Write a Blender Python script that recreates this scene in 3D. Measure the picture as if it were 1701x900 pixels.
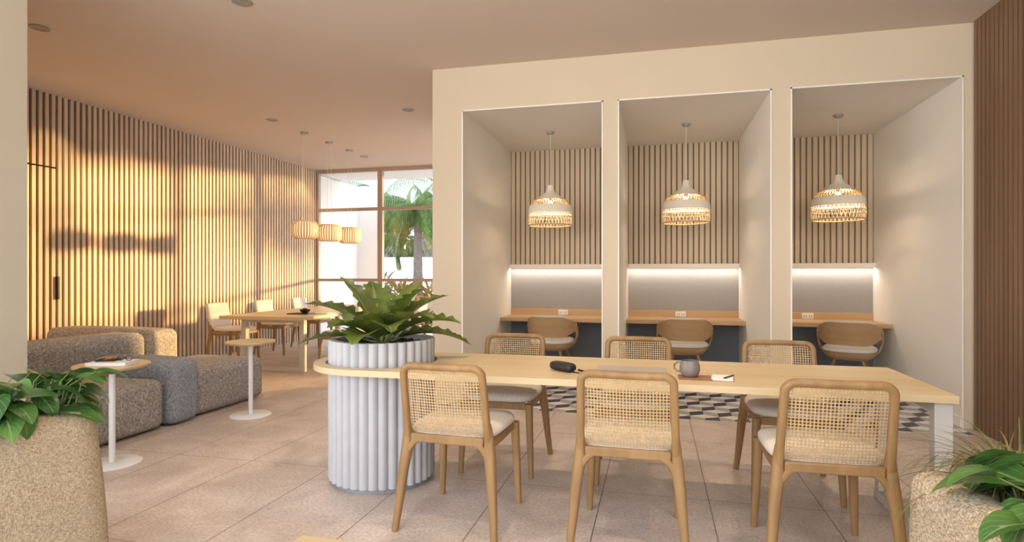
import bpy, bmesh, math, random
from mathutils import Vector, Matrix, noise
random.seed(7)
PI = math.pi
R = math.radians
sc = bpy.context.scene
C = sc.collection
for o in list(bpy.data.objects): bpy.data.objects.remove(o)

# ------------------------------------------------------------------ camera, world, sun, exposure
H = 3.41
cam_d = bpy.data.cameras.new('camera'); cam = bpy.data.objects.new('camera', cam_d); C.objects.link(cam)
cam_d.sensor_width = 36; cam_d.lens = 974/1701*36; cam_d.shift_y = 5/1701
cam_d.clip_end = 200
cam.location = (0, 0, 1.3); cam.rotation_euler = (R(90), 0, R(13.7))
sc.camera = cam
sc.view_settings.view_transform = 'Standard'; sc.view_settings.look = 'None'
sc.view_settings.gamma = 1; sc.view_settings.use_curve_mapping = False
sc.view_settings.exposure = 0.7
w = bpy.data.worlds.new('world'); sc.world = w; w.use_nodes = True
nt = w.node_tree; nt.nodes.clear()
o_ = nt.nodes.new('ShaderNodeOutputWorld'); b_ = nt.nodes.new('ShaderNodeBackground')
tc = nt.nodes.new('ShaderNodeTexCoord'); sp = nt.nodes.new('ShaderNodeSeparateXYZ'); cr = nt.nodes.new('ShaderNodeValToRGB')
nt.links.new(tc.outputs['Generated'], sp.inputs[0]); nt.links.new(sp.outputs['Z'], cr.inputs[0])
cr.color_ramp.elements[0].position = 0.0; cr.color_ramp.elements[0].color = (1.0, .96, .9, 1)
cr.color_ramp.elements[1].position = .6; cr.color_ramp.elements[1].color = (.62, .78, 1.0, 1)
nt.links.new(cr.outputs[0], b_.inputs[0]); nt.links.new(b_.outputs[0], o_.inputs[0])
b_.inputs[1].default_value = 2.8

SUN_DIR = Vector((1.0, 1.2, .14)).normalized()
def light(name, kind, loc, energy, color=(1, 1, 1), **kw):
    l = bpy.data.lights.new(name, kind); l.energy = energy; l.color = color
    o = bpy.data.objects.new(name, l); C.objects.link(o); o.location = loc
    for k, v in kw.items():
        if k == 'rot': o.rotation_euler = v
        else: setattr(l, k, v)
    return o
sun = light('sun', 'SUN', (8, 16, 4), 8.5, (1.0, .60, .22), angle=R(3.0))
sun.rotation_euler = SUN_DIR.to_track_quat('Z', 'Y').to_euler()

WARM = (1.0, .80, .58)
# ------------------------------------------------------------------ materials
MATS = {}
def nmat(name, rough=.6, spec=.4):
    m = bpy.data.materials.new(name); m.use_nodes = True
    n = m.node_tree.nodes; p = n['Principled BSDF']
    p.inputs['Roughness'].default_value = rough
    p.inputs['Specular IOR Level'].default_value = spec
    MATS[name] = m
    return m, m.node_tree, p
def N(t, kind, **kw):
    n = t.nodes.new('ShaderNode' + kind)
    for k, v in kw.items(): setattr(n, k, v)
    return n
def ramp(t, stops):
    r = N(t, 'ValToRGB'); e = r.color_ramp.elements
    while len(e) < len(stops): e.new(.5)
    for el, (p, c) in zip(e, stops): el.position = p; el.color = (*c, 1)
    return r
def plain(name, col, rough=.6, spec=.4, metal=0, var=.04, scale=6):
    m, t, p = nmat(name, rough, spec); p.inputs['Metallic'].default_value = metal
    x = N(t, 'TexCoord'); n = N(t, 'TexNoise'); n.inputs['Scale'].default_value = scale; n.inputs['Detail'].default_value = 4
    r = ramp(t, [(.3, tuple(c*(1-var) for c in col)), (.7, tuple(min(1, c*(1+var)) for c in col))])
    t.links.new(x.outputs['Object'], n.inputs['Vector']); t.links.new(n.outputs['Fac'], r.inputs[0])
    t.links.new(r.outputs[0], p.inputs['Base Color'])
    return m
def wood(name, c1, c2, axis=0, scale=9, rough=.45, stretch=.06):
    m, t, p = nmat(name, rough, .4)
    x = N(t, 'TexCoord'); mp = N(t, 'Mapping')
    s = [1, 1, 1]; s[axis] = stretch; mp.inputs['Scale'].default_value = s
    n = N(t, 'TexNoise'); n.inputs['Scale'].default_value = scale*3; n.inputs['Detail'].default_value = 6; n.inputs['Distortion'].default_value = .6
    n2 = N(t, 'TexNoise'); n2.inputs['Scale'].default_value = scale*.5; n2.inputs['Detail'].default_value = 2
    a = N(t, 'Math', operation='MULTIPLY_ADD'); a.inputs[1].default_value = .45
    r = ramp(t, [(.3, c2), (.5, tuple((a_+b)/2 for a_, b in zip(c1, c2))), (.68, c1)])
    t.links.new(x.outputs['Object'], mp.inputs[0]); t.links.new(mp.outputs[0], n.inputs['Vector']); t.links.new(mp.outputs[0], n2.inputs['Vector'])
    s2 = N(t, 'Math', operation='MULTIPLY'); s2.inputs[1].default_value = .55
    t.links.new(n2.outputs['Fac'], s2.inputs[0])
    t.links.new(n.outputs['Fac'], a.inputs[0]); t.links.new(s2.outputs[0], a.inputs[2])
    t.links.new(a.outputs[0], r.inputs[0]); t.links.new(r.outputs[0], p.inputs['Base Color'])
    bp = N(t, 'Bump'); bp.inputs['Strength'].default_value = .06; bp.inputs['Distance'].default_value = .01
    t.links.new(n.outputs['Fac'], bp.inputs['Height']); t.links.new(bp.outputs[0], p.inputs['Normal'])
    return m
def tweed(name, c1, c2, c3, scale=60, rough=.95, bump=.5):
    m, t, p = nmat(name, rough, .15)
    x = N(t, 'TexCoord')
    outs = []
    for st in ((1, 5, 1.0), (5, 1, 5)):
        mp = N(t, 'Mapping'); mp.inputs['Scale'].default_value = st
        n = N(t, 'TexNoise'); n.inputs['Scale'].default_value = scale; n.inputs['Detail'].default_value = 3
        t.links.new(x.outputs['Object'], mp.inputs[0]); t.links.new(mp.outputs[0], n.inputs['Vector']); outs.append(n)
    a = N(t, 'Math', operation='ADD'); t.links.new(outs[0].outputs['Fac'], a.inputs[0]); t.links.new(outs[1].outputs['Fac'], a.inputs[1])
    h = N(t, 'Math', operation='MULTIPLY'); h.inputs[1].default_value = .5; t.links.new(a.outputs[0], h.inputs[0])
    r = ramp(t, [(.38, c1), (.5, c2), (.62, c3)])
    t.links.new(h.outputs[0], r.inputs[0]); t.links.new(r.outputs[0], p.inputs['Base Color'])
    bp = N(t, 'Bump'); bp.inputs['Strength'].default_value = bump; bp.inputs['Distance'].default_value = .006
    t.links.new(h.outputs[0], bp.inputs['Height']); t.links.new(bp.outputs[0], p.inputs['Normal'])
    return m
def leafmat(name, c1, c2, rib, rough=.4, veins=7):
    m, t, p = nmat(name, rough, .45)
    uv = N(t, 'UVMap'); s = N(t, 'SeparateXYZ'); t.links.new(uv.outputs[0], s.inputs[0])
    ab = N(t, 'Math', operation='SUBTRACT'); ab.inputs[1].default_value = .5; t.links.new(s.outputs[0], ab.inputs[0])
    ab2 = N(t, 'Math', operation='ABSOLUTE'); t.links.new(ab.outputs[0], ab2.inputs[0])
    lt = N(t, 'Math', operation='LESS_THAN'); lt.inputs[1].default_value = .03; t.links.new(ab2.outputs[0], lt.inputs[0])
    v1 = N(t, 'Math', operation='SUBTRACT'); t.links.new(s.outputs[1], v1.inputs[0]); t.links.new(ab2.outputs[0], v1.inputs[1])
    v2 = N(t, 'Math', operation='MULTIPLY'); v2.inputs[1].default_value = veins*2*PI; t.links.new(v1.outputs[0], v2.inputs[0])
    v3 = N(t, 'Math', operation='SINE'); t.links.new(v2.outputs[0], v3.inputs[0])
    v4 = N(t, 'MapRange'); v4.inputs['From Min'].default_value = .75; v4.inputs['From Max'].default_value = 1; v4.inputs['To Max'].default_value = .45
    t.links.new(v3.outputs[0], v4.inputs['Value'])
    x = N(t, 'TexCoord'); n = N(t, 'TexNoise'); n.inputs['Scale'].default_value = 9; n.inputs['Detail'].default_value = 2
    t.links.new(x.outputs['Object'], n.inputs['Vector'])
    r = ramp(t, [(.35, c1), (.65, c2)]); t.links.new(n.outputs['Fac'], r.inputs[0])
    mx = N(t, 'Math', operation='MAXIMUM'); t.links.new(lt.outputs[0], mx.inputs[0]); t.links.new(v4.outputs[0], mx.inputs[1])
    mix = N(t, 'Mix', data_type='RGBA'); t.links.new(mx.outputs[0], mix.inputs['Factor']); t.links.new(r.outputs[0], mix.inputs['A'])
    mix.inputs['B'].default_value = (*rib, 1)
    t.links.new(mix.outputs['Result'], p.inputs['Base Color'])
    tr = N(t, 'BsdfTranslucent'); t.links.new(mix.outputs['Result'], tr.inputs[0])
    ms = N(t, 'MixShader'); ms.inputs[0].default_value = .25
    t.links.new(p.outputs[0], ms.inputs[1]); t.links.new(tr.outputs[0], ms.inputs[2])
    t.links.new(ms.outputs[0], t.nodes['Material Output'].inputs[0])
    return m
def emis(name, col, strength):
    m, t, p = nmat(name); p.inputs['Base Color'].default_value = (*col, 1)
    p.inputs['Emission Color'].default_value = (*col, 1); p.inputs['Emission Strength'].default_value = strength
    return m

wall_m = plain('warm_beige_paint', (.70, .605, .465), .85, .2, var=.015, scale=2)
niche_m = plain('niche_white_paint', (.89, .85, .785), .8, .2, var=.015, scale=2)
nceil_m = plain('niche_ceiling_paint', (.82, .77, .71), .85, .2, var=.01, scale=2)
ceil_m = plain('ceiling_paint', (.65, .565, .49), .9, .2, var=.015, scale=1.5)
trim_m = plain('white_edge_trim', (.93, .90, .83), .5)
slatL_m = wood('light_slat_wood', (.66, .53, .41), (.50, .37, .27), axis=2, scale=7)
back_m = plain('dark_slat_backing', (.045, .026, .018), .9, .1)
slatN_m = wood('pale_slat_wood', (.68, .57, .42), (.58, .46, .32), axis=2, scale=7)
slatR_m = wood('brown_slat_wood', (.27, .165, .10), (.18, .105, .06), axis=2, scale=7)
backR_m = plain('umber_backing', (.06, .035, .022), .9, .1)
oak_m = wood('oak_table_wood', (.66, .52, .32), (.52, .39, .21), axis=0, scale=5, rough=.4)
desk_m = wood('oak_desk_wood', (.60, .40, .21), (.50, .31, .15), axis=0, scale=7, rough=.42)
chair_m = wood('ash_chair_wood', (.38, .225, .095), (.21, .12, .048), axis=2, scale=8, rough=.4, stretch=.1)
shell_m = wood('bent_ply_wood', (.50, .32, .17), (.38, .23, .11), axis=0, scale=8, rough=.38)
cane_m = plain('natural_cane', (.50, .34, .17), .55, .3, var=.12, scale=40)
seat_m = tweed('cream_seat_fabric', (.60, .55, .48), (.70, .65, .58), (.78, .74, .68), scale=90, bump=.15)
grey_m = tweed('grey_tweed', (.17, .155, .15), (.35, .325, .31), (.62, .58, .55), scale=40, bump=.8)
blue_m = tweed('blue_grey_tweed', (.17, .19, .22), (.29, .315, .35), (.46, .48, .51), scale=45, bump=.6)
tan_m = tweed('tan_weave', (.25, .185, .11), (.42, .33, .215), (.58, .48, .33), scale=75, bump=.8)
beige_m = tweed('beige_weave', (.22, .16, .10), (.46, .37, .26), (.72, .62, .48), scale=75, bump=.8)
white_m = plain('white_powder_coat', (.82, .82, .84), .45, .4, var=.01)
cream_metal = plain('cream_powder_coat', (.54, .51, .47), .45, .4, var=.01)
flute_m = plain('pale_grey_fluted_plaster', (.48, .485, .51), .6, .3, var=.03, scale=12)
plinth_m = plain('grey_plinth_plaster', (.30, .31, .33), .7)
soil_m = plain('black_gravel', (.02, .02, .022), .9, .2, var=.5, scale=60)
dgrey_m = plain('slate_panel', (.20, .215, .24), .7, .2)
felt_m = plain('grey_felt_panel', (.36, .345, .335), .95, .1, var=.05, scale=60)
frame_m = plain('taupe_window_frame', (.42, .33, .28), .5, .4)
steel_m = plain('brushed_steel', (.45, .43, .40), .35, .5, metal=.7)
grey_metal = plain('grey_metal', (.35, .32, .29), .5, .4, metal=.2)
black_m = plain('black_leather', (.02, .018, .017), .5, .4)
choc_m = plain('dark_brown_plastic', (.05, .03, .02), .5, .4)
plas_m = plain('white_plastic', (.86, .84, .80), .4, .5, var=.005)
slot_m = plain('socket_slot', (.05, .05, .05), .6)
paper_m = plain('notebook_paper', (.85, .82, .76), .8, .2)
mug_m = plain('grey_stoneware', (.21, .18, .17), .4, .5, var=.12, scale=25)
coffee_m = plain('black_coffee', (.02, .01, .006), .15, .6)
leather_m = plain('brown_leather', (.30, .12, .06), .5, .4, var=.1)
mist_m = plain('frosted_grey_cover', (.40, .36, .34), .35, .5)
rattan_w = plain('white_woven_paper', (.84, .77, .65), .8, .2, var=.05, scale=70)
rattan_t = plain('tan_rattan', (.55, .38, .20), .6, .3, var=.12, scale=40)
rattan_l = plain('pale_rattan', (.70, .55, .36), .6, .3, var=.12, scale=40)
veneer_m = wood('maple_veneer', (.82, .66, .44), (.68, .50, .30), axis=2, scale=10)
cord_m = plain('pale_cord', (.75, .66, .54), .7)
bulb_m = emis('warm_bulb', (1, .62, .25), 5)
led_m = emis('led_strip', (1, .88, .70), 4)
lens_m = emis('downlight_lens', (1, .85, .65), 1.2)
outw_m = plain('sunny_render', (.88, .87, .86), .9, .1, var=.01)
outg_m = plain('pale_terrace_stone', (.62, .56, .50), .9, .1, var=.08)
dark_glass = plain('dark_window_pane', (.06, .07, .08), .2, .6)
bark_m = plain('palm_bark', (.16, .15, .15), .9, .1, var=.25, scale=9)
palm_m = leafmat('palm_green', (.03, .09, .015), (.13, .20, .03), (.2, .22, .06), veins=0)
croton_m = leafmat('yellow_green_leaf', (.30, .26, .02), (.06, .14, .02), (.7, .6, .1))
rust_m = leafmat('rust_green_leaf', (.24, .11, .02), (.06, .10, .02), (.5, .35, .1))
shrub_m = leafmat('shrub_green', (.025, .07, .02), (.08, .15, .04), (.3, .4, .15))
fern_m = leafmat('nest_fern_green', (.06, .11, .025), (.17, .22, .035), (.27, .31, .10), rough=.35, veins=12)
pothos_m = leafmat('pothos_green', (.035, .11, .03), (.11, .25, .05), (.22, .36, .12), rough=.3, veins=5)
stem_m = plain('green_stem', (.20, .26, .08), .5)
grass_m = leafmat('dry_grass', (.28, .21, .08), (.10, .14, .04), (.4, .36, .16), veins=0)
orange_m = wood('orange_teak', (.72, .30, .08), (.55, .20, .05), axis=2)
snack_m = plain('orange_crackers', (.60, .22, .04), .6, .4, var=.4, scale=80)

# glass: thin pane
gm = bpy.data.materials.new('clear_pane'); gm.use_nodes = True; t = gm.node_tree; t.nodes.clear()
go = N(t, 'OutputMaterial'); gt = N(t, 'BsdfTransparent'); gt.inputs[0].default_value = (.96, .97, .97, 1)
gg = N(t, 'BsdfGlossy'); gg.inputs['Roughness'].default_value = .02; gx = N(t, 'MixShader'); gx.inputs[0].default_value = .05
t.links.new(gt.outputs[0], gx.inputs[1]); t.links.new(gg.outputs[0], gx.inputs[2]); t.links.new(gx.outputs[0], go.inputs[0])
glass_m = gm

# floor: 0.605 x 1.2 m stone tiles with dark joints
def floor_mat():
    m, t, p = nmat('stone_tile', .38, .45)
    x = N(t, 'TexCoord'); s = N(t, 'SeparateXYZ'); t.links.new(x.outputs['Object'], s.inputs[0])
    def joint(out, off, pitch, wd):
        a = N(t, 'Math', operation='SUBTRACT'); a.inputs[1].default_value = off; t.links.new(out, a.inputs[0])
        b = N(t, 'Math', operation='PINGPONG'); b.inputs[1].default_value = pitch/2; t.links.new(a.outputs[0], b.inputs[0])
        c = N(t, 'Math', operation='LESS_THAN'); c.inputs[1].default_value = wd; t.links.new(b.outputs[0], c.inputs[0])
        return c
    j1 = joint(s.outputs['X'], .3, .605, .0026); j2 = joint(s.outputs['Y'], 3.54, 1.21, .002)
    mx = N(t, 'Math', operation='MAXIMUM'); t.links.new(j1.outputs[0], mx.inputs[0]); t.links.new(j2.outputs[0], mx.inputs[1])
    n1 = N(t, 'TexNoise'); n1.inputs['Scale'].default_value = 2.2; n1.inputs['Detail'].default_value = 8; n1.inputs['Roughness'].default_value = .65; n1.inputs['Distortion'].default_value = .8
    n2 = N(t, 'TexNoise'); n2.inputs['Scale'].default_value = 60; n2.inputs['Detail'].default_value = 4
    t.links.new(x.outputs['Object'], n1.inputs['Vector']); t.links.new(x.outputs['Object'], n2.inputs['Vector'])
    r1 = ramp(t, [(.3, (.46, .39, .345)), (.5, (.59, .51, .455)), (.7, (.72, .645, .59))])
    r2 = ramp(t, [(.35, (.80, .78, .77)), (.6, (1.06, 1.04, 1.03))])
    t.links.new(n1.outputs['Fac'], r1.inputs[0]); t.links.new(n2.outputs['Fac'], r2.inputs[0])
    mu = N(t, 'Mix', data_type='RGBA', blend_type='MULTIPLY'); mu.inputs['Factor'].default_value = 1
    t.links.new(r1.outputs[0], mu.inputs['A']); t.links.new(r2.outputs[0], mu.inputs['B'])
    mi = N(t, 'Mix', data_type='RGBA'); t.links.new(mx.outputs[0], mi.inputs['Factor']); t.links.new(mu.outputs['Result'], mi.inputs['A']); mi.inputs['B'].default_value = (.14, .09, .065, 1)
    t.links.new(mi.outputs['Result'], p.inputs['Base Color'])
    rr = N(t, 'MapRange'); rr.inputs['To Min'].default_value = .28; rr.inputs['To Max'].default_value = .55; t.links.new(n1.outputs['Fac'], rr.inputs['Value']); t.links.new(rr.outputs[0], p.inputs['Roughness'])
    bp = N(t, 'Bump'); bp.inputs['Strength'].default_value = .05; t.links.new(n2.outputs['Fac'], bp.inputs['Height']); t.links.new(bp.outputs[0], p.inputs['Normal'])
    return m
floor_m = floor_mat()

# ------------------------------------------------------------------ mesh helpers
def box(bm, x0, y0, z0, x1, y1, z1, M=None, mi=0):
    vs = [Vector((x, y, z)) for z in (z0, z1) for y in (y0, y1) for x in (x0, x1)]
    if M is not None: vs = [M @ v for v in vs]
    v = [bm.verts.new(p) for p in vs]
    for f in ((0, 2, 3, 1), (4, 5, 7, 6), (0, 1, 5, 4), (2, 6, 7, 3), (0, 4, 6, 2), (1, 3, 7, 5)):
        fc = bm.faces.new([v[i] for i in f]); fc.material_index = mi
def sweep(bm, pts, sizes, n=12, ref=(0, 0, 1), p=2.6, caps=True):
    pts = [Vector(q) for q in pts]; ref = Vector(ref); rings = []
    for i, q in enumerate(pts):
        tdir = (pts[min(i+1, len(pts)-1)] - pts[max(i-1, 0)]).normalized()
        side = tdir.cross(ref)
        if side.length < 1e-4: side = tdir.cross(Vector((1, 0, 0)))
        side.normalize(); up = side.cross(tdir).normalized()
        a, b = sizes[i] if isinstance(sizes, list) else sizes
        ring = []
        for k in range(n):
            an = 2*PI*(k+.5)/n; c, s = math.cos(an), math.sin(an)
            x = math.copysign(abs(c)**(2/p), c)*a; y = math.copysign(abs(s)**(2/p), s)*b
            ring.append(bm.verts.new(q + side*x + up*y))
        rings.append(ring)
    for r0, r1 in zip(rings, rings[1:]):
        for k in range(n): bm.faces.new((r0[k], r0[(k+1) % n], r1[(k+1) % n], r1[k]))
    if caps: bm.faces.new(rings[0][::-1]); bm.faces.new(rings[-1])
def tube(bm, pts, r, n=8): sweep(bm, pts, [(a, a) for a in r] if isinstance(r, list) else (r, r), n, (0.13, .21, 1), 2)
def lathe(bm, prof, n=32, cx=0, cy=0, fn=None):
    rings = []
    for (r, z) in prof:
        if r < 1e-6: rings.append([bm.verts.new((cx, cy, z))]); continue
        rings.append([bm.verts.new((cx + r*math.cos(2*PI*k/n)*(fn(k) if fn else 1), cy + r*math.sin(2*PI*k/n)*(fn(k) if fn else 1), z)) for k in range(n)])
    for a, b in zip(rings, rings[1:]):
        if len(a) == 1 and len(b) == 1: continue
        for k in range(n):
            k2 = (k+1) % n
            if len(a) == 1: bm.faces.new((a[0], b[k2], b[k]))
            elif len(b) == 1: bm.faces.new((a[k], a[k2], b[0]))
            else: bm.faces.new((a[k], a[k2], b[k2], b[k]))
def prism(bm, poly, z0, z1, mi=0):
    a = [bm.verts.new((x, y, z0)) for x, y in poly]; b = [bm.verts.new((x, y, z1)) for x, y in poly]
    n = len(poly)
    for k in range(n): bm.faces.new((a[k], a[(k+1) % n], b[(k+1) % n], b[k])).material_index = mi
    bm.faces.new(a[::-1]).material_index = mi; bm.faces.new(b).material_index = mi
def pad(bm, cx, cy, prof, hx, hy, p=4, n=40):
    """soft cushion: prof = [(inset, z)...] from bottom centre to top centre"""
    rings = []
    for ins, z in prof:
        ring = []
        for k in range(n):
            an = 2*PI*k/n; c, s = math.cos(an), math.sin(an)
            x = math.copysign(abs(c)**(2/p), c)*max(hx-ins, .001); y = math.copysign(abs(s)**(2/p), s)*max(hy-ins, .001)
            ring.append(bm.verts.new((cx+x, cy+y, z)))
        rings.append(ring)
    for a, b in zip(rings, rings[1:]):
        for k in range(n): bm.faces.new((a[k], a[(k+1) % n], b[(k+1) % n], b[k]))
    bm.faces.new(rings[0][::-1]); bm.faces.new(rings[-1])
def softbox(bm, lo, hi, r, bulge=.01, n=14, M=None, warp=None):
    lo, hi = Vector(lo), Vector(hi); c = (lo+hi)/2; h = (hi-lo)/2
    cache = {}
    def vert(u):   # u in [-1,1]^3 on cube surface
        key = tuple(round(a, 5) for a in u)
        if key in cache: return cache[key]
        q = Vector([math.copysign(1-(1-abs(a))**1.0, a)*h[i] for i, a in enumerate(u)])
        inner = Vector([max(-(h[i]-r), min(h[i]-r, q[i])) for i in range(3)])
        d = q-inner
        q2 = inner + d.normalized()*r if d.length > 1e-6 else q
        b = [math.cos(PI/2*u[i])for i in range(3)]
        for i in range(3):
            j, k = (i+1) % 3, (i+2) % 3
            if abs(u[i]) > .999: q2[i] += math.copysign(bulge*b[j]*b[k], u[i])
        q2 += c
        if warp: q2 = warp(q2)
        if M is not None: q2 = M @ q2
        cache[key] = bm.verts.new(q2); return cache[key]
    def g(i, m, hh):   # denser towards the edges
        a = -1 + 2*i/m
        return math.copysign(abs(a)**.6, a)
    for ax in range(3):
        for sgn in (-1, 1):
            for i in range(n):
                for j in range(n):
                    f = []
                    for (a, b) in ((i, j), (i+1, j), (i+1, j+1), (i, j+1)):
                        u = [0, 0, 0]; u[ax] = sgn; u[(ax+1) % 3] = g(a, n, 0); u[(ax+2) % 3] = g(b, n, 0)
                        f.append(vert(u))
                    bm.faces.new(f if sgn > 0 else f[::-1])
def nb(): return bmesh.new()
def obj(name, bm, mat, parent=None, smooth=40, bevel=0, loc=None, seg=2):
    if bevel == 0: pass
    bmesh.ops.recalc_face_normals(bm, faces=bm.faces) if len(bm.faces) < 200000 and not getattr(bm, 'keep', False) else None
    me = bpy.data.meshes.new(name); bm.to_mesh(me); bm.free()
    for m in (mat if isinstance(mat, (list, tuple)) else [mat]): me.materials.append(m)
    o = bpy.data.objects.new(name, me); C.objects.link(o)
    if smooth and len(me.polygons):
        me.polygons.foreach_set('use_smooth', [True]*len(me.polygons)); me.set_sharp_from_angle(angle=R(smooth))
    if bevel:
        b = o.modifiers.new('bevel', 'BEVEL'); b.width = bevel; b.segments = seg; b.limit_method = 'ANGLE'
    if parent: o.parent = parent
    if loc: o.location = loc
    return o
def thing(name, label, cat, loc=(0, 0, 0), rotz=0, group=None):
    o = bpy.data.objects.new(name, None); C.objects.link(o); o.empty_display_size = .1
    o.location = loc; o.rotation_euler = (0, 0, rotz)
    return tag(o, label, cat, group)
def tag(o, label=None, cat=None, group=None, kind=None):
    if label: o['label'] = label
    if cat: o['category'] = cat
    if group: o['group'] = group
    if kind: o['kind'] = kind
    return o
def struct(name, bm, mat, parent=None, **kw):
    o = obj(name, bm, mat, parent, **kw)
    if not parent: o['kind'] = 'structure'
    return o
KIDS = {}
def dup(root, loc, rotz, label, group=None):
    r = root.copy(); C.objects.link(r); r.location = loc; r.rotation_euler = (0, 0, rotz); r['label'] = label
    if group: r['group'] = group
    def rec(src, dst):
        for ch in list(src.children):
            c = ch.copy(); C.objects.link(c); c.parent = dst; rec(ch, c)
    rec(root, r)
    return r

# ------------------------------------------------------------------ SETTING
WY = 5.70          # front plane of the booth wall
BY = 7.80          # back of the booths
NZ = 2.964         # booth opening head
NI = [(-1.909, -.493), (-.339, 1.017), (1.188, 2.517)]
GY = 10.70         # glazed wall
bm = nb(); box(bm, -7.1, -1.5, -.12, 2.8, GY+.05, 0); struct('floor', bm, floor_m, smooth=0)
bm = nb(); box(bm, -7.1, -1.5, H, 2.8, GY+.05, H+.2); struct('ceiling', bm, ceil_m, smooth=0)

# booth wall : piers, header, back
bm = nb()
xs = [-2.236] + [v for n_ in NI for v in n_] + [2.75]
def wallbox(x0, y0, z0, x1, y1, z1):
    box(bm, x0, y0, z0, x1, y1, z1)
for a, b in ((0, 1), (2, 3), (4, 5), (6, 7)): wallbox(xs[a], WY, 0, xs[b], BY, NZ)
wallbox(-2.236, WY, NZ, 2.75, BY, H); wallbox(-2.236, BY, 0, 2.75, BY+.15, H)
bm.faces.ensure_lookup_table()
for f in bm.faces:
    c = f.calc_center_median(); f.normal_update(); n_ = f.normal
    if abs(abs(n_.x)-1) < .01 and -2.0 < c.x < 2.55: f.material_index = 1
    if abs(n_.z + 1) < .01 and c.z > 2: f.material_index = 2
    if abs(c.y-BY) < .01: f.material_index = 1
struct('wall_back', bm, [wall_m, niche_m, nceil_m], smooth=0)
for i, (a, b) in enumerate(NI):
    bm = nb(); tw = .012
    for (x0, z0, x1, z1) in ((a-tw*.0-.006, 0, a+.006, NZ+.006), (b-.006, 0, b+.006, NZ+.006), (a-.006, NZ-.006, b+.006, NZ+.006)):
        box(bm, x0, WY-.009, z0, x1, WY+.001, z1)
    struct('trim_%d' % (i+1), bm, trim_m, smooth=0)
    # pale slatted panel at the booth's back
    bm = nb(); box(bm, a, BY-.012, 1.43, b, BY-.001, NZ)
    nn = int((b-a)/.066); pt = (b-a)/nn
    for k in range(nn):
        x = a + pt*(k+.5); box(bm, x-pt*.36, BY-.035, 1.43, x+pt*.36, BY-.012, NZ-.001, mi=1)
    struct('wall_back_slats', bm, [plain('tan_backing%d' % i, (.30, .22, .14), .9, .1), slatN_m], smooth=0)
    # baseboards inside the booth
    bm = nb(); box(bm, a, WY+.01, .003, a+.012, BY-.05, .09); box(bm, b-.012, WY+.01, .003, b, BY-.05, .09)
    struct('baseboard_%s' % ('left', 'middle', 'right')[i], bm, trim_m, smooth=0)

# right slatted wall
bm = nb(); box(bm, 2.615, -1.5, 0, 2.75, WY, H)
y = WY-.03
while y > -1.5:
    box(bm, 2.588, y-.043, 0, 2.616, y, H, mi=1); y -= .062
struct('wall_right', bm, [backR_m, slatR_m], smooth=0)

# left slatted wall (very slightly skewed) with a concealed door
def LM():   # local: x outwards (+X), y along wall
    return Matrix.Translation((-6.88, 5.15, 0)) @ Matrix.Rotation(-math.atan(.031), 4, 'Z')
ML = LM()
PT = .0735; DOOR_END = .33; DOOR_TOP = 2.56
bm = nb(); bd = nb()
box(bm, -.2, -3.2, 0, -.035, 5.70, H, ML)
k = 0; y = -3.2
while y < 5.50:
    ed = y + PT
    if ed <= DOOR_END + .01 and ed > DOOR_END-.98:
        box(bd, -.03, y, .01, 0, y+.041, DOOR_TOP-.02, ML, 1); box(bm, -.034, y, DOOR_TOP, 0, y+.041, H, ML, 1)
        dl = ed
    else: box(bm, -.034, y, 0, 0, y+.041, H, ML, 1)
    y += PT
struct('wall_left', bm, [back_m, slatL_m], smooth=0)
box(bd, -.0345, DOOR_END-.98, .005, -.0302, DOOR_END-.005, DOOR_TOP-.012, ML, 0)
dr = struct('door_1', bd, [back_m, slatL_m], smooth=0)
bm = nb(); box(bm, .0, DOOR_END-.03, 1.0, .03, DOOR_END-.005, 1.27, ML); obj('door_handle', bm, black_m, dr, bevel=.003)
# stub wall at the left of the picture
bm = nb(); box(bm, -6.6, 2.60, 0, -3.70, 2.76, H); struct('wall_left_pier', bm, plain('pier_paint', (.58, .53, .43), .85, .2, var=.015), smooth=0)

# glazed wall
def window(idx, x0, x1):
    bm = nb(); fw = .05
    y0, y1 = GY-.04, GY+.04
    box(bm, x0, y0, 0, x0+fw, y1, H-.002); box(bm, x1-fw, y0, 0, x1, y1, H-.002)
    for z0, z1 in ((0.002, .08), (1.15, 1.21), (2.565, 2.625), (H-.07, H-.002)): box(bm, x0+fw, y0, z0, x1-fw, y1, z1)
    f = struct('window_%d' % idx, bm, frame_m, smooth=0)
    for z0, z1 in ((.08, 1.15), (1.21, 2.565), (2.625, H-.07)):
        bm = nb(); box(bm, x0+fw, GY-.004, z0, x1-fw, GY+.004, z1); obj('pane', bm, glass_m, f, smooth=0)
for i, (a, b) in enumerate(((-6.70, -5.295), (-5.29, -3.89), (-3.885, -2.485), (-2.48, -1.08), (-1.075, .325), (.33, 1.73), (1.735, 2.79))):
    window(i+1, a, b)

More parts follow.
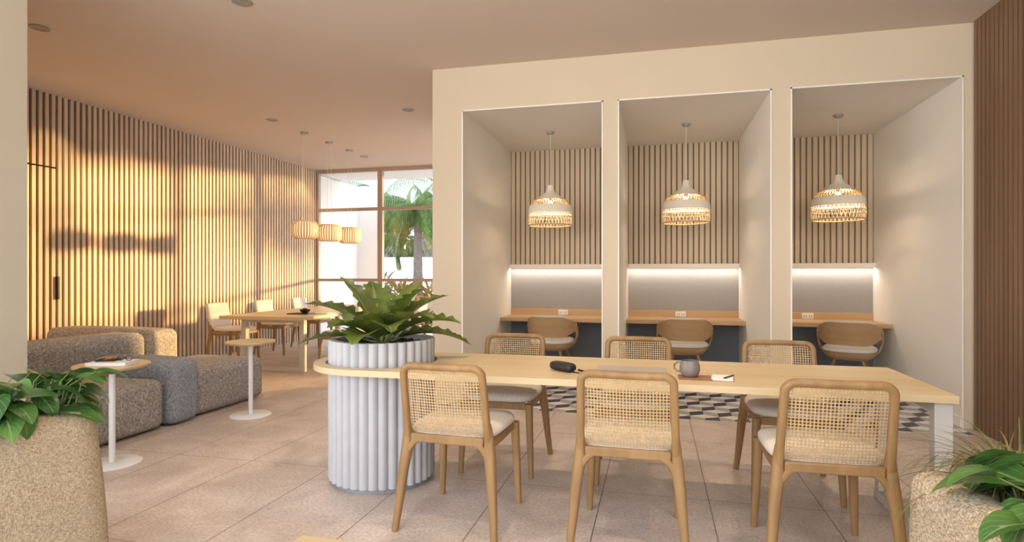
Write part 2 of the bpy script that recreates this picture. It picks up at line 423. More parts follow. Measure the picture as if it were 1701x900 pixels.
# mosaic floor inlay : tumbling blocks in white, grey and slate
bm = nb(); s = .145; hgt = s*math.sqrt(3)
X0, X1, Y0, Y1 = -2.2, 2.50, 5.46, BY
def clipface(pts, mi):
    # Sutherland-Hodgman against the inlay rectangle
    for ax, lim, sg in ((0, X0, 1), (0, X1, -1), (1, Y0, 1), (1, Y1, -1)):
        out = []
        for i in range(len(pts)):
            p, q = pts[i-1], pts[i]
            ip, iq = (p[ax]-lim)*sg >= 0, (q[ax]-lim)*sg >= 0
            if ip != iq:
                tt = (lim-p[ax])/(q[ax]-p[ax]); out.append((p[0]+(q[0]-p[0])*tt, p[1]+(q[1]-p[1])*tt))
            if iq: out.append(q)
        pts = out
        if len(pts) < 3: return
    v = [bm.verts.new((x, y, .004)) for x, y in pts]
    bm.faces.new(v).material_index = mi
r_ = 0; y = Y0 - s
while y < Y1 + s:
    x = X0 - hgt + (hgt/2 if r_ % 2 else 0)
    while x < X1 + hgt:
        hx = [(x + s*math.sin(a), y + s*math.cos(a)) for a in [k*PI/3 for k in range(6)]]
        c = (x, y)
        clipface([c, hx[5], hx[0], hx[1]], 0); clipface([c, hx[1], hx[2], hx[3]], 1); clipface([c, hx[3], hx[4], hx[5]], 2)
        x += hgt
    y += s*1.5; r_ += 1
box(bm, X0, Y0, 0.0005, X1, Y1, .0035)
struct('floor_mosaic', bm, [plain('mosaic_white', (.84, .81, .78), .4), plain('mosaic_slate', (.07, .07, .09), .4), plain('mosaic_grey', (.46, .45, .47), .4)], smooth=0)

# ------------------------------------------------------------------ OUTDOORS
bm = nb(); box(bm, -60, GY+.06, -.14, 60, 80, -.02); struct('ground_outside', bm, outg_m, smooth=0)
bm = nb(); box(bm, -7.2, GY+.06, H-.06, 3.0, 11.75, H+.2); struct('ceiling_soffit', bm, outw_m, smooth=0)
bm = nb(); box(bm, -6.95, GY+.06, -.02, -6.75, 12.6, H-.07); box(bm, -6.75, 12.45, -.02, -6.17, 12.6, H-.07)
box(bm, -6.75, 12.44, 0, -6.62, 12.449, 1.95)
tag(struct('wall_outside', bm, outw_m, smooth=0), kind='structure')
# neighbouring white building, with dark openings
B = thing('neighbouring_house', 'white rendered house far behind the palm, with dark openings', 'house', (-9.5, 27, 0))
bm = nb(); box(bm, -9, 0, -.02, 14, 4, 6.2); box(bm, -9, -.5, 3.9, 14, -.01, 4.15)
obj('wall', bm, outw_m, B, smooth=0)
for x0, x1 in ((-3.9, -2.75), (-1.75, -.9), (.2, 1.2), (2.4, 3.2)):
    bm = nb(); box(bm, x0, -.06, 2.0, x1, -.001, 3.3); f = obj('window_frame', bm, frame_m, B, smooth=0)
    bm = nb(); box(bm, x0+.08, -.08, 2.08, x1-.08, -.061, 3.22); obj('pane', bm, dark_glass, f, smooth=0)
bm = nb(); box(bm, -4.0, 0, -.02, 14, .2, 1.9)
gw = struct('wall_garden', bm, outw_m, smooth=0); gw.location = (-8, 19.5, 0)

def leaf(bm, base, d, up, L, W, droop=.6, fold=.25, kind='lance', nl=10, nw=2, wave=0, uvl=None, roll=0):
    """one curved, folded leaf blade with thickness-free double-sided surface"""
    base = Vector(base); d = Vector(d).normalized(); up = Vector(up)
    side = d.cross(up)
    if side.length < .01: side = d.cross(Vector((1, 0, 0)))
    side.normalize(); nrm = side.cross(d).normalized()
    rows = []; p = base.copy(); a = 0
    for i in range(nl+1):
        tt = i/nl
        a = -droop*tt
        dd = (d*math.cos(a) + nrm*math.sin(a))
        nn = (nrm*math.cos(a) - d*math.sin(a))
        if i: p = p + dd*(L/nl)
        if kind == 'heart': wv = W*2.05*(tt+.01)**.32*(1-tt)**.85*(1 if tt > 0 else .3)
        elif kind == 'nest': wv = W*(math.sin(PI*min(1, tt**.75))**.7)*(1-.15*tt)+.004
        elif kind == 'blade': wv = W*(1-tt)**.6
        else: wv = W*math.sin(PI*tt**.8)
        wv = max(wv, .0004)
        row = []
        for j in range(-nw, nw+1):
            u = j/nw
            ww = wv*(1 + (wave*math.sin(tt*44+(1 if j > 0 else 3)) if abs(j) == nw else 0))
            off = side*(ww*u*math.cos(fold)) + nn*(ww*abs(u)*math.sin(fold) + (wave*.12*W*math.sin(tt*31+j*2) if abs(j) == nw else 0))
            if kind == 'heart' and i == 0: off = side*(W*.5*u) - dd*(abs(u)*W*.35)
            q = p + off
            row.append((bm.verts.new(q), (u*.5+.5, tt)))
        rows.append(row)
    for r0, r1 in zip(rows, rows[1:]):
        for j in range(2*nw):
            quad = (r0[j], r0[j+1], r1[j+1], r1[j])
            f = bm.faces.new([q[0] for q in quad])
            for lp, q in zip(f.loops, quad): lp[uvl].uv = q[1]
    return p
def leafbm():
    b = nb(); b.keep = True if False else None
    return b
def lb():
    b = bmesh.new(); u = b.loops.layers.uv.new('UVMap'); return b, u
def lobj(name, b, m, parent=None):
    me = bpy.data.meshes.new(name); b.to_mesh(me); b.free(); me.materials.append(m)
    me.polygons.foreach_set('use_smooth', [True]*len(me.polygons))
    o = bpy.data.objects.new(name, me); C.objects.link(o)
    if parent: o.parent = parent
    return o

def palm(loc, h, nf, L, label, rt, lean=.0):
    P = thing('palm_tree', label, 'palm tree', loc, 0, None)
    bm = nb(); pts = []; rr = []
    for i in range(15):
        tt = i/14; pts.append((lean*tt*tt, 0, h*tt)); rr.append(rt*(1.15-.4*tt)*(1+.06*(i % 2)))
    tube(bm, pts, rr, 12); obj('trunk', bm, bark_m, P)
    b, u = lb()
    for k in range(nf):
        az = 2*PI*k/nf + random.uniform(-.2, .2); el = random.uniform(-.35, 1.3)
        d = Vector((math.cos(az)*math.cos(el), math.sin(az)*math.cos(el), math.sin(el)))
        p = Vector((lean, 0, h)); a = el; ns = 20; ll = L*random.uniform(.8, 1.1)
        hd = Vector((math.cos(az), math.sin(az), 0)); side = Vector((-math.sin(az), math.cos(az), 0))
        for i in range(ns*2):
            tt = i/(ns*2); a = el - tt*1.9
            dd = hd*math.cos(a) + Vector((0, 0, math.sin(a)))
            q = p + dd*(ll/(ns*2))
            if i > 2:
                for sg in (-1, 1):
                    ld = (side*sg*.9 + dd*.55 + Vector((0, 0, -.35))).normalized()
                    leaf(b, p, ld, (0, 0, 1), ll*.33*(math.sin(PI*min(1, tt*.85+.15))**.6), .019, 1.5, .1, 'blade', 4, 1, 0, u)
            p = q
    lobj('frond_crown', b, palm_m, P)
    return P
palm((-7.15, 17.0, -.02), 3.35, 24, 2.7, 'tall grey-trunked palm seen through the window panes, directly behind the glass', .14)
palm((-10.6, 21.5, -.02), 4.2, 14, 2.6, 'more distant palm left of and behind the grey-trunked palm', .13)
palm((-6.0, 21.5, -.02), 3.4, 14, 2.3, 'palm right of the grey-trunked palm, mostly behind the booth wall', .13)
def bush(loc, r, h, m, label, n=90, L=.35, cat='shrub', name='garden_shrub', group=None):
    P = thing(name, label, cat, loc, 0, group)
    b, u = lb(); bs = nb()
    for k in range(n):
        az = random.uniform(0, 2*PI); el = random.uniform(.15, 1.45); rr = random.random()**.5*r*.7
        base = Vector((math.cos(az)*rr, math.sin(az)*rr, random.uniform(0, h*.65)))
        d = (math.cos(az)*math.cos(el), math.sin(az)*math.cos(el), math.sin(el))
        leaf(b, base, d, (0, 0, 1), L*random.uniform(.6, 1.2), L*.11, random.uniform(.3, 1.4), .2, 'lance', 5, 1, 0, u)
    for k in range(7):
        az = k*.9; tube(bs, [(0, 0, 0), (math.cos(az)*r*.4, math.sin(az)*r*.4, h*.6)], .008, 5)
    lobj('foliage', b, m, P); obj('stem', bs, stem_m, P)
    return P
for i, (x, y, r, h, m, lab, L) in enumerate([
    (-7.0, 15.4, .45, 1.55, rust_m, 'rust and green shrub low in front of the palm trunk', .5),
    (-6.05, 15.4, .4, 1.45, rust_m, 'rust-tipped shrub right of the palm trunk beside the booth wall', .5),
    (-8.0, 15.3, .4, 1.4, rust_m, 'rust-tipped shrub left of the palm trunk beside the white outside wall', .5),
    (-8.3, 16.7, .45, 1.7, shrub_m, 'tall dark green shrub behind the rust-tipped ones, left of the palm trunk', .5),
    (-5.75, 16.6, .5, 1.6, shrub_m, 'tall dark green shrub behind the rust-tipped ones, right of the palm trunk', .5),
    (-5.85, 13.3, .32, .85, croton_m, 'yellow-leaved croton just outside the glass, left one', .45),
    (-5.15, 13.3, .32, .9, croton_m, 'yellow-leaved croton just outside the glass, middle one', .45),
    (-4.45, 13.3, .32, .85, croton_m, 'yellow-leaved croton just outside the glass beside the booth wall', .45)]):
    bush((x, y, -.02), r, h, m, lab, 130, L, group='garden shrubs outside the glass')
# two unseen trees, added behind the booths to shade the slatted wall
for (tx, ty, tz, tr, tl) in ((1.3, 19.6, 4.0, 1.7, 'round leafy tree added out of view behind the booths to shade the slatted wall'), (-1.6, 17.9, 4.3, 1.1, 'smaller leafy tree added out of view behind the booths for shade, nearer the palm')):
    T = thing('garden_tree', tl, 'tree', (tx, ty, -.02), 0, 'added shade trees')
    bm = nb(); tube(bm, [(0, 0, 0), (.08, 0, tz*.5), (0, .1, tz)], [.12, .1, .04], 8); obj('trunk', bm, bark_m, T)
    b, u = lb()
    for k in range(900):
        v = Vector((random.gauss(0, 1), random.gauss(0, 1), random.gauss(0, 1))).normalized()*random.uniform(.2, 1)
        leaf(b, Vector((v.x*tr, v.y*tr, tz + v.z*tr*.85)), v, (0, 0, 1), .32, .08, .6, .2, 'lance', 3, 1, 0, u)
    lobj('foliage', b, shrub_m, T)
T = thing('garden_tree', 'leafy green tree by the far house, left of the palm crown', 'tree', (-10.0, 22.5, -.02))
bm = nb(); tube(bm, [(0, 0, 0), (.1, 0, 1.2), (0, .1, 2.6)], [.12, .1, .05], 8); obj('trunk', bm, bark_m, T)
b, u = lb()
for k in range(700):
    v = Vector((random.gauss(0, 1), random.gauss(0, 1), random.gauss(0, 1))).normalized()*random.uniform(.5, 1)
    leaf(b, Vector((0, 0, 3.0)) + Vector((v.x*1.5, v.y*1.5, v.z*1.2)), v, (0, 0, 1), .3, .07, .6, .2, 'lance', 3, 1, 0, u)
lobj('foliage', b, shrub_m, T)
# orange timber chair on the terrace
T = thing('terrace_chair', 'orange timber chair with pale cushions outside, behind the fern leaves', 'chair', (-4.55, 11.45, -.02), R(200))
for sx in (-.26, .26):
    for sy, hh in ((-.25, .85), (.25, .55)):
        bm = nb(); box(bm, sx-.025, sy-.025, 0, sx+.025, sy+.025, hh); obj('leg', bm, orange_m, T, bevel=.004)
bm = nb(); box(bm, -.234, -.27, .68, .234, -.23, .84); obj('backrest', bm, orange_m, T, bevel=.004)
bm = nb(); box(bm, -.234, -.225, .40, .234, .25, .44); obj('seat_frame', bm, orange_m, T)
bm = nb(); softbox(bm, (-.23, -.22, .44), (.23, .24, .52), .03, .005, 8); obj('cushion', bm, seat_m, T)
bm = nb(); softbox(bm, (-.22, -.22, .52), (.22, -.14, .80), .03, .005, 8); obj('back_cushion', bm, seat_m, T)

# ------------------------------------------------------------------ LARGE FURNITURE
TC = (-1.70, 3.46)
# communal table with rounded end around the planter
T = thing('communal_table', 'long pale oak table wrapping around the fluted planter', 'table', (0, 0, 0))
bm = nb()
def table_top(bm, z0, z1):
    yw = .42; outer = [(1.33, TC[1]-yw), (1.33, TC[1]+yw)]
    for k in range(33):
        a = PI/2 + PI*k/32; outer.append((TC[0]+yw*math.cos(a), TC[1]+yw*math.sin(a)))
    hole = [(TC[0]+.349*math.cos(2*PI*k/64), TC[1]+.349*math.sin(2*PI*k/64)) for k in range(64)]
    for z in (z0, z1):
        es = []; loops = []
        for lp in (outer, hole):
            v = [bm.verts.new((x, y, z)) for x, y in lp]
            es += [bm.edges.new((v[i], v[(i+1) % len(v)])) for i in range(len(v))]; loops.append(v)
        bmesh.ops.triangle_fill(bm, use_beauty=True, use_dissolve=False, edges=es)
        if z == z0: L0 = loops
        else:
            for a, b in zip(L0, loops):
                for i in range(len(a)): bm.faces.new((a[i], a[(i+1) % len(a)], b[(i+1) % len(a)], b[i]))
table_top(bm, .715, .75); obj('tabletop', bm, oak_m, T, smooth=30)
bm = nb(); box(bm, 1.255, TC[1]-.319, .655, 1.325, TC[1]+.319, .714); obj('top_rail', bm, cream_metal, T, bevel=.003)
for yy in (TC[1]-.38, TC[1]+.32):
    bm = nb(); box(bm, 1.25, yy, .051, 1.325, yy+.06, .7145); obj('leg', bm, cream_metal, T, bevel=.003)
bm = nb(); box(bm, 1.245, TC[1]-.38, 0, 1.325, TC[1]+.38, .05); obj('floor_rail', bm, cream_metal, T, bevel=.003)
bm = nb(); box(bm, -1.28, TC[1]-.02, .66, 1.24, TC[1]+.02, .7145); obj('under_beam', bm, chair_m, T, bevel=.003)

# fluted planter
P = thing('fluted_planter', 'tall round fluted pale grey planter through the oak table', 'planter', (TC[0], TC[1], 0))
bm = nb(); nfl = 34; sub = 10; rb = .306; fr = rb*math.sin(PI/nfl)
ring = []
for k in range(nfl):
    ac = 2*PI*k/nfl; cx, cy = rb*math.cos(ac), rb*math.sin(ac)
    for j in range(sub):
        a = ac - PI/2 + PI*(j+.0)/sub
        ring.append((cx + fr*math.cos(a)*.95, cy + fr*math.sin(a)*.95))
inn = [(.285*math.cos(math.atan2(y, x)), .285*math.sin(math.atan2(y, x))) for x, y in ring]
n = len(ring); zt = .89
lv = []
for pts, z in ((ring, .03), (ring, zt), (inn, zt), (inn, .80)): lv.append([bm.verts.new((x, y, z)) for x, y in pts])
for a, b in zip(lv, lv[1:]):
    for k in range(n): bm.faces.new((a[k], a[(k+1) % n], b[(k+1) % n], b[k]))
bm.faces.new(lv[0][::-1])
obj('body', bm, flute_m, P, smooth=50)
bm = nb(); lathe(bm, [(0, 0), (.30, 0), (.30, .029), (0, .029)], 48); obj('plinth', bm, plinth_m, P)
bm = nb(); lathe(bm, [(0, .78), (.28, .78), (.28, .845), (.2, .858), (0, .862)], 40)
for k in range(240):
    a = random.uniform(0, 2*PI); rr = .27*random.random()**.5; s_ = random.uniform(.006, .013)
    m_ = Matrix.Translation((rr*math.cos(a), rr*math.sin(a), .857)) @ Matrix.Rotation(random.uniform(0, 3), 4, (random.random(), 1, random.random()))
    bmesh.ops.create_icosphere(bm, subdivisions=1, radius=s_, matrix=m_)
obj('soil', bm, soil_m, P)
# nest fern : each big leaf is a part
F = thing('birds_nest_fern', 'large leafy green fern in the fluted planter', 'plant', (TC[0], TC[1], .855))
fern_specs = [  # azimuth (deg, 0=+X), elevation, length, width, droop
    (200, 18, .52, .05, .7), (185, 48, .50, .075, .8), (168, 68, .46, .07, .5), (235, 40, .40, .08, .9), (265, 30, .42, .085, 1.0),
    (20, 20, .60, .07, .9), (-5, 38, .55, .075, .9), (35, 52, .48, .07, .7), (60, 62, .46, .06, .5), (120, 62, .46, .075, .5),
    (-30, 48, .42, .08, 1.0), (-65, 42, .40, .08, 1.1), (-100, 50, .42, .08, 1.1), (140, 35, .50, .07, .9), (-15, 66, .40, .06, .6)]
for az, el, L, W, dr_ in fern_specs:
    az, el = R(az+8), R(el); W *= 1.75; L *= .84 if el < R(42) else .97
    d = Vector((math.cos(az)*math.cos(el), math.sin(az)*math.cos(el), math.sin(el)))
    b, u = lb()
    base = Vector((math.cos(az)*.02, math.sin(az)*.02, 0))
    leaf(b, base + d*.08, d, (0, 0, 1), L, W, dr_, .35, 'nest', 24, 3, .26, u)
    # petiole
    pts = [base, base + d*.05, base + d*.14]; 
    o_l = lobj('leaf', b, fern_m, F)
    bm = nb(); tube(bm, pts, [.009, .007, .004], 6); obj('petiole', bm, stem_m, o_l)

# modular sofa
def sofa(name, lo, hi, m, label, r=.07, warp=None, cat='sofa'):
    bm = nb(); lo = Vector(lo); hi = Vector(hi)
    cx, cy = (lo.x+hi.x)/2, (lo.y+hi.y)/2
    softbox(bm, (lo.x-cx, lo.y-cy, .012), (hi.x-cx, hi.y-cy, hi.z), r, .012, 18, warp=warp)
    t_ = thing(name, label, cat, (cx, cy, 0), 0, 'modular sofa blocks')
    obj('upholstery', bm, m, t_, smooth=70)
    for sx in (-1, 1):
        for sy in (-1, 1):
            bm = nb(); lathe(bm, [(0, 0), (.02, 0), (.02, .024), (0, .024)], 12, sx*((hi.x-lo.x)/2-.12), sy*((hi.y-lo.y)/2-.12)); obj('foot', bm, black_m, t_)
sofa('modular_seat_block', (-4.86, 3.12, 0), (-4.0, 4.11, .42), grey_m, 'grey tweed seat block nearest the camera, behind the side table with the book')
sofa('modular_divider_block', (-4.86, 4.145, 0), (-3.96, 4.45, .56), blue_m, 'blue-grey tweed block between the two grey seat blocks')
sofa('modular_seat_block', (-4.86, 4.485, 0), (-4.02, 5.42, .43), grey_m, 'grey tweed seat block farther back, nearest the dining table')
sofa('modular_back_block', (-5.32, 3.12, 0), (-4.91, 4.82, .72), grey_m, 'long grey tweed backrest block behind the near seat', r=.08)
sofa('modular_divider_block', (-6.3, 4.86, 0), (-4.90, 5.22, .73), grey_m, 'tall grey tweed block rearmost against the slatted wall', r=.08)

# side tables
def side_table(x, y, label, poly=False):
    t_ = thing('side_table', label, 'side table', (x, y, 0), 0, 'white pedestal side tables')
    bm = nb(); lathe(bm, [(0, 0), (.18, 0), (.18, .006), (.172, .012), (0, .012)], 48); obj('base', bm, white_m, t_)
    bm = nb(); lathe(bm, [(0, .0121), (.02, .0121), (.02, .655), (0, .655)], 20); obj('stem', bm, white_m, t_)
    bm = nb()
    lathe(bm, [(0, .656), (.205, .656), (.228, .672), (.228, .684), (0, .684)], 8 if poly else 56)
    o = obj('tabletop', bm, oak_m, t_, smooth=25, bevel=.004)
    if poly: o.rotation_euler.z = R(12)
side_table(-3.62, 3.26, 'round oak side table on a white pedestal carrying a book and snack plate')
side_table(-3.62, 4.68, 'bare eight-sided oak side table on a white pedestal beside the farther seat', True)

# foreground upholstered screens with planter troughs
def trough(loc, rot, x0, x1, y0, y1, label):
    t_ = thing('planter_trough', label, 'planter', loc, rot)
    bm = nb(); w_ = .045
    box(bm, x0, y0, 0, x1, y0+w_, .66); box(bm, x0, y1-w_, 0, x1, y1, .66); box(bm, x0, y0+w_, 0, x0+w_, y1-w_, .66); box(bm, x1-w_, y0+w_, 0, x1, y1-w_, .66); box(bm, x0+w_, y0+w_, 0, x1-w_, y1-w_, .1)
    obj('box', bm, white_m, t_, smooth=0)
    bm = nb(); box(bm, x0+w_+.002, y0+w_+.002, .11, x1-w_-.002, y1-w_-.002, .615); obj('soil', bm, soil_m, t_)
LROT = -math.atan2(.15, .31)
def panel(loc, rot, m, label, th, y0, y1, z, flare):
    bm = nb()
    def wp(q):
        k = max(0, 1-q.z/z); q.y += flare*k*(1 if q.y > (y0+y1)/2 else 0); q.z -= .0
        return q
    softbox(bm, (-th/2, y0, .0), (th/2, y1, z), .055, .01, 18, warp=wp)
    return tag(obj('banquette_back', bm, m, smooth=70, loc=loc), label, 'bench back')
pl = panel((-2.47, 2.02, 0), 0, tan_m, 'tan woven upholstered bench back at the left edge, below the leafy plant', .13, -1.1, .085, .70, .06); pl.rotation_euler.z = LROT
pr = panel((.845, 2.02, 0), 0, beige_m, 'beige woven upholstered bench back at the lower right corner, beside the white trough', .13, -1.3, .10, .69, .04); pr.rotation_euler.z = R(6)
trough((-2.47, 2.02, 0), LROT, -.56, -.075, -1.05, .05, 'white planter trough behind the tan bench back at the left edge')
trough((.845, 2.02, 0), R(6), .08, .50, -1.2, .17, 'white planter trough behind the beige bench back at lower right')
# coffee table corner
T = thing('coffee_table', 'low oak table whose corner shows at the bottom edge', 'coffee table', (0, 0, 0))
bm = nb(); box(bm, -1.16, .85, .385, -.35, 1.755, .42); obj('tabletop', bm, oak_m, T, bevel=.004)
for x in (-1.08, -.43):
    for y in (.93, 1.67):
        bm = nb(); sweep(bm, [(x, y, 0), (x, y, .384)], [(.015, .015), (.022, .022)], 12, (0, 1, 0)); obj('leg', bm, chair_m, T)

# ------------------------------------------------------------------ CANE CHAIR
def cane_panel(bm):
    # woven sheet with octagonal holes, bowed backwards
    nx, nz = 26, 23; W_, z0, z1 = .362, .500, .838
    def P(u, v, dy=0):   # u -.5...5, v 0..1
        x = u*W_; z = z0 + (z1-z0)*v
        y = -.232 - (z-.47)*.20 - .018*math.cos(PI*u) + .03*max(0, .16-v)/.16*(.16-v)*2 
        return Vector((x, y+dy, z))
    hr = .39
    for layer in (0, .0012):
        for i in range(nx):
            for k in range(nz):
                u0, v0 = i/nx-.5, k/nz; du, dv = 1/nx, 1/nz
                cu, cv = u0+du/2, v0+dv/2
                co = [(u0+du, cv), (u0+du, v0+dv), (cu, v0+dv), (u0, v0+dv), (u0, cv), (u0, v0), (cu, v0), (u0+du, v0)]
                ho = [(cu+math.cos(a)*hr*du, cv+math.sin(a)*hr*dv) for a in [q*PI/4 for q in range(8)]]
                a_ = [bm.verts.new(P(*c, layer)) for c in co]; b_ = [bm.verts.new(P(*c, layer)) for c in ho]
                for q in range(8): bm.faces.new((a_[q], a_[(q+1) % 8], b_[(q+1) % 8], b_[q]))
def cane_chair(label, group, cane=True, mw=None):
    mw = mw or chair_m
    t_ = thing('cane_chair' if cane else 'dining_chair', label, 'chair', (0, 0, 0), 0, group)
    # back frame: inverted U
    pts = []; sz = []
    def yb(z): return -.232 - (z-.47)*.20
    prof = [(-.205, .44), (-.203, .55), (-.200, .68), (-.197, .78)]
    for x, z in prof: pts.append((x, yb(z), z)); sz.append((.017, .019))
    for k in range(1, 7):
        a = PI - (PI/2)*k/6; x = -.152 + .045*math.cos(a); z = .80 + .045*math.sin(a)
        pts.append((x, yb(z)-.004*k/6, z)); sz.append((.017, .019))
    full = pts + [(0, yb(.845)-.02, .846)] + [(-x, y, z) for x, y, z in reversed(pts)]
    bm = nb(); sweep(bm, full, [(.017, .019)]*len(full), 14, (0, 1, .2), 3)
    obj('back_frame', bm, mw, t_)
    if cane:
        bm = nb(); cane_panel(bm); o = obj('cane_panel', bm, cane_m, t_, smooth=0)
    else:
        bm = nb(); softbox(bm, (-.215, -.285, .50), (.215, -.222, .87), .025, .004, 10, warp=lambda q: Vector((q.x, q.y-(q.z-.60)*.2, q.z)))
        obj('back_pad', bm, seat_m, t_, smooth=70)
    bm = nb()
    box(bm, -.185, -.25, .448, .185, -.218, .492)
    obj('rear_rail', bm, mw, t_, bevel=.006)
    for sx in (-1, 1):
        bm = nb()
        sweep(bm, [(sx*.250, -.285, 0), (sx*.236, -.262, .15), (sx*.222, -.242, .32), (sx*.212, -.230, .40), (sx*.206, -.228, .50), (sx*.204, -.24, .56)],
              [(.016, .016), (.020, .020), (.025, .025), (.028, .028), (.022, .022), (.016, .018)], 14, (0, 1, .1), 2.6)
        # curved knee bracket towards the rail
        sweep(bm, [(sx*.222, -.24, .36), (sx*.200, -.236, .41), (sx*.172, -.236, .445), (sx*.14, -.236, .462)], [(.016, .016), (.020, .018), (.016, .016), (.012, .014)], 10, (0, 1, .1), 2.6)
        obj('leg', bm, mw, t_)
        bm = nb()
        sweep(bm, [(sx*.222, .250, 0), (sx*.214, .240, .2), (sx*.205, .228, .465)], [(.0145, .0145), (.019, .019), (.023, .023)], 14, (0, 1, .1), 2.8)
        obj('leg', bm, mw, t_)
        bm = nb(); sweep(bm, [(sx*.200, -.215, .450), (sx*.198, 0, .438), (sx*.196, .21, .450)], [(.011, .028), (.011, .020), (.011, .028)], 12, (0, 0, 1), 3)
        obj('side_rail', bm, mw, t_)
    bm = nb(); box(bm, -.185, .222, .43, .185, .245, .475); obj('front_rail', bm, mw, t_, bevel=.004)
    bm = nb(); pad(bm, 0, .015, [(.06, .474), (.012, .477), (.0, .488), (0, .505), (.012, .522), (.05, .532), (.14, .538), (.235, .540)], .225, .245, 4.5, 48)
    obj('seat_cushion', bm, seat_m, t_, smooth=60)
    return t_
lab = {0: 'cane-backed chair nearest the fluted planter, back towards the camera', 1: 'cane-backed chair in the middle of the near side, back towards the camera',
       2: 'cane-backed chair at the right of the near side, back towards the camera', 3: 'cane-backed chair across the table nearest the planter, facing the camera',
       4: 'cane-backed chair across the table behind the closed laptop, facing the camera', 5: 'cane-backed chair across the table at the right, facing the camera'}
ch = cane_chair(lab[0], 'cane chairs around the oak table')
ch.scale = (1.06, 1, 1); ch.location = (-1.0, 3.015, 0); ch.rotation_euler.z = R(-3)
pos = [(-1.0, 3.015, 0), (-.12, 3.0, R(-1)), (.735, 2.985, R(1)), (-1.0, 3.90, R(180)), (-.115, 3.885, R(180)), (.79, 3.87, R(180))]
for i in range(1, 6): dup(ch, (pos[i][0], pos[i][1], 0), pos[i][2], lab[i])

# ------------------------------------------------------------------ BOOTHS
names = ['left', 'middle', 'right']
for i, (a, b) in enumerate(NI):
    nm = names[i]
    D = thing('wall_desk', 'oak wall desk built into the %s booth' % nm, 'desk', ((a+b)/2, BY, 0), 0, 'booth desks')
    hw = (b-a)/2 - .001
    bm = nb(); box(bm, -hw, -.61, .705, hw, -.002, .75); obj('worktop', bm, desk_m, D, bevel=.002)
    bm = nb(); box(bm, -hw, -.03, .7505, hw, -.002, .835); obj('upstand', bm, desk_m, D, bevel=.002)
    bm = nb(); box(bm, -hw, -.02, .01, hw, -.002, .704); obj('modesty_panel', bm, dgrey_m, D)
    bm = nb(); box(bm, a+.001, BY-.018, .836, b-.001, BY-.002, 1.385)
    tag(obj('pinboard', bm, felt_m), 'grey felt wall panel above the desk of the %s booth' % nm, 'wall panel', 'felt panels')
    S = thing('light_shelf', 'narrow white shelf with glowing underside in the %s booth' % nm, 'shelf', ((a+b)/2, BY, 1.386), 0, 'lit booth shelves')
    bm = nb(); box(bm, -hw, -.115, 0, hw, -.002, .043); box(bm, -hw, -.115, -.012, hw, -.108, 0); obj('board', bm, niche_m, S, smooth=0)
    bm = nb(); box(bm, -hw+.01, -.09, -.010, hw-.01, -.07, -.0005); obj('led_strip', bm, led_m, S, smooth=0)
    light('booth_led', 'AREA', ((a+b)/2, BY-.08, 1.372), 2.0, (1, .90, .77), shape='RECTANGLE', size=b-a-.04, size_y=.02)
    # socket
    sx = (-1.22+.03, .318, 1.80)[i] 
    K = thing('wall_socket', 'white double wall socket above the desk of the %s booth' % nm, 'socket', (sx, BY-.0305, .79), 0, 'booth sockets')
    bm = nb(); box(bm, -.065, -.012, -.034, .065, 0, .034); obj('plate', bm, plas_m, K, bevel=.005)
    for dx in (-.03, .03):
        bm = nb(); box(bm, dx-.016, -.0135, -.012, dx-.011, -.0121, .012); box(bm, dx+.011, -.0135, -.012, dx+.016, -.0121, .012); box(bm, dx-.003, -.0135, -.018, dx+.003, -.0121, -.010); obj('socket_holes', bm, slot_m, K, smooth=0)

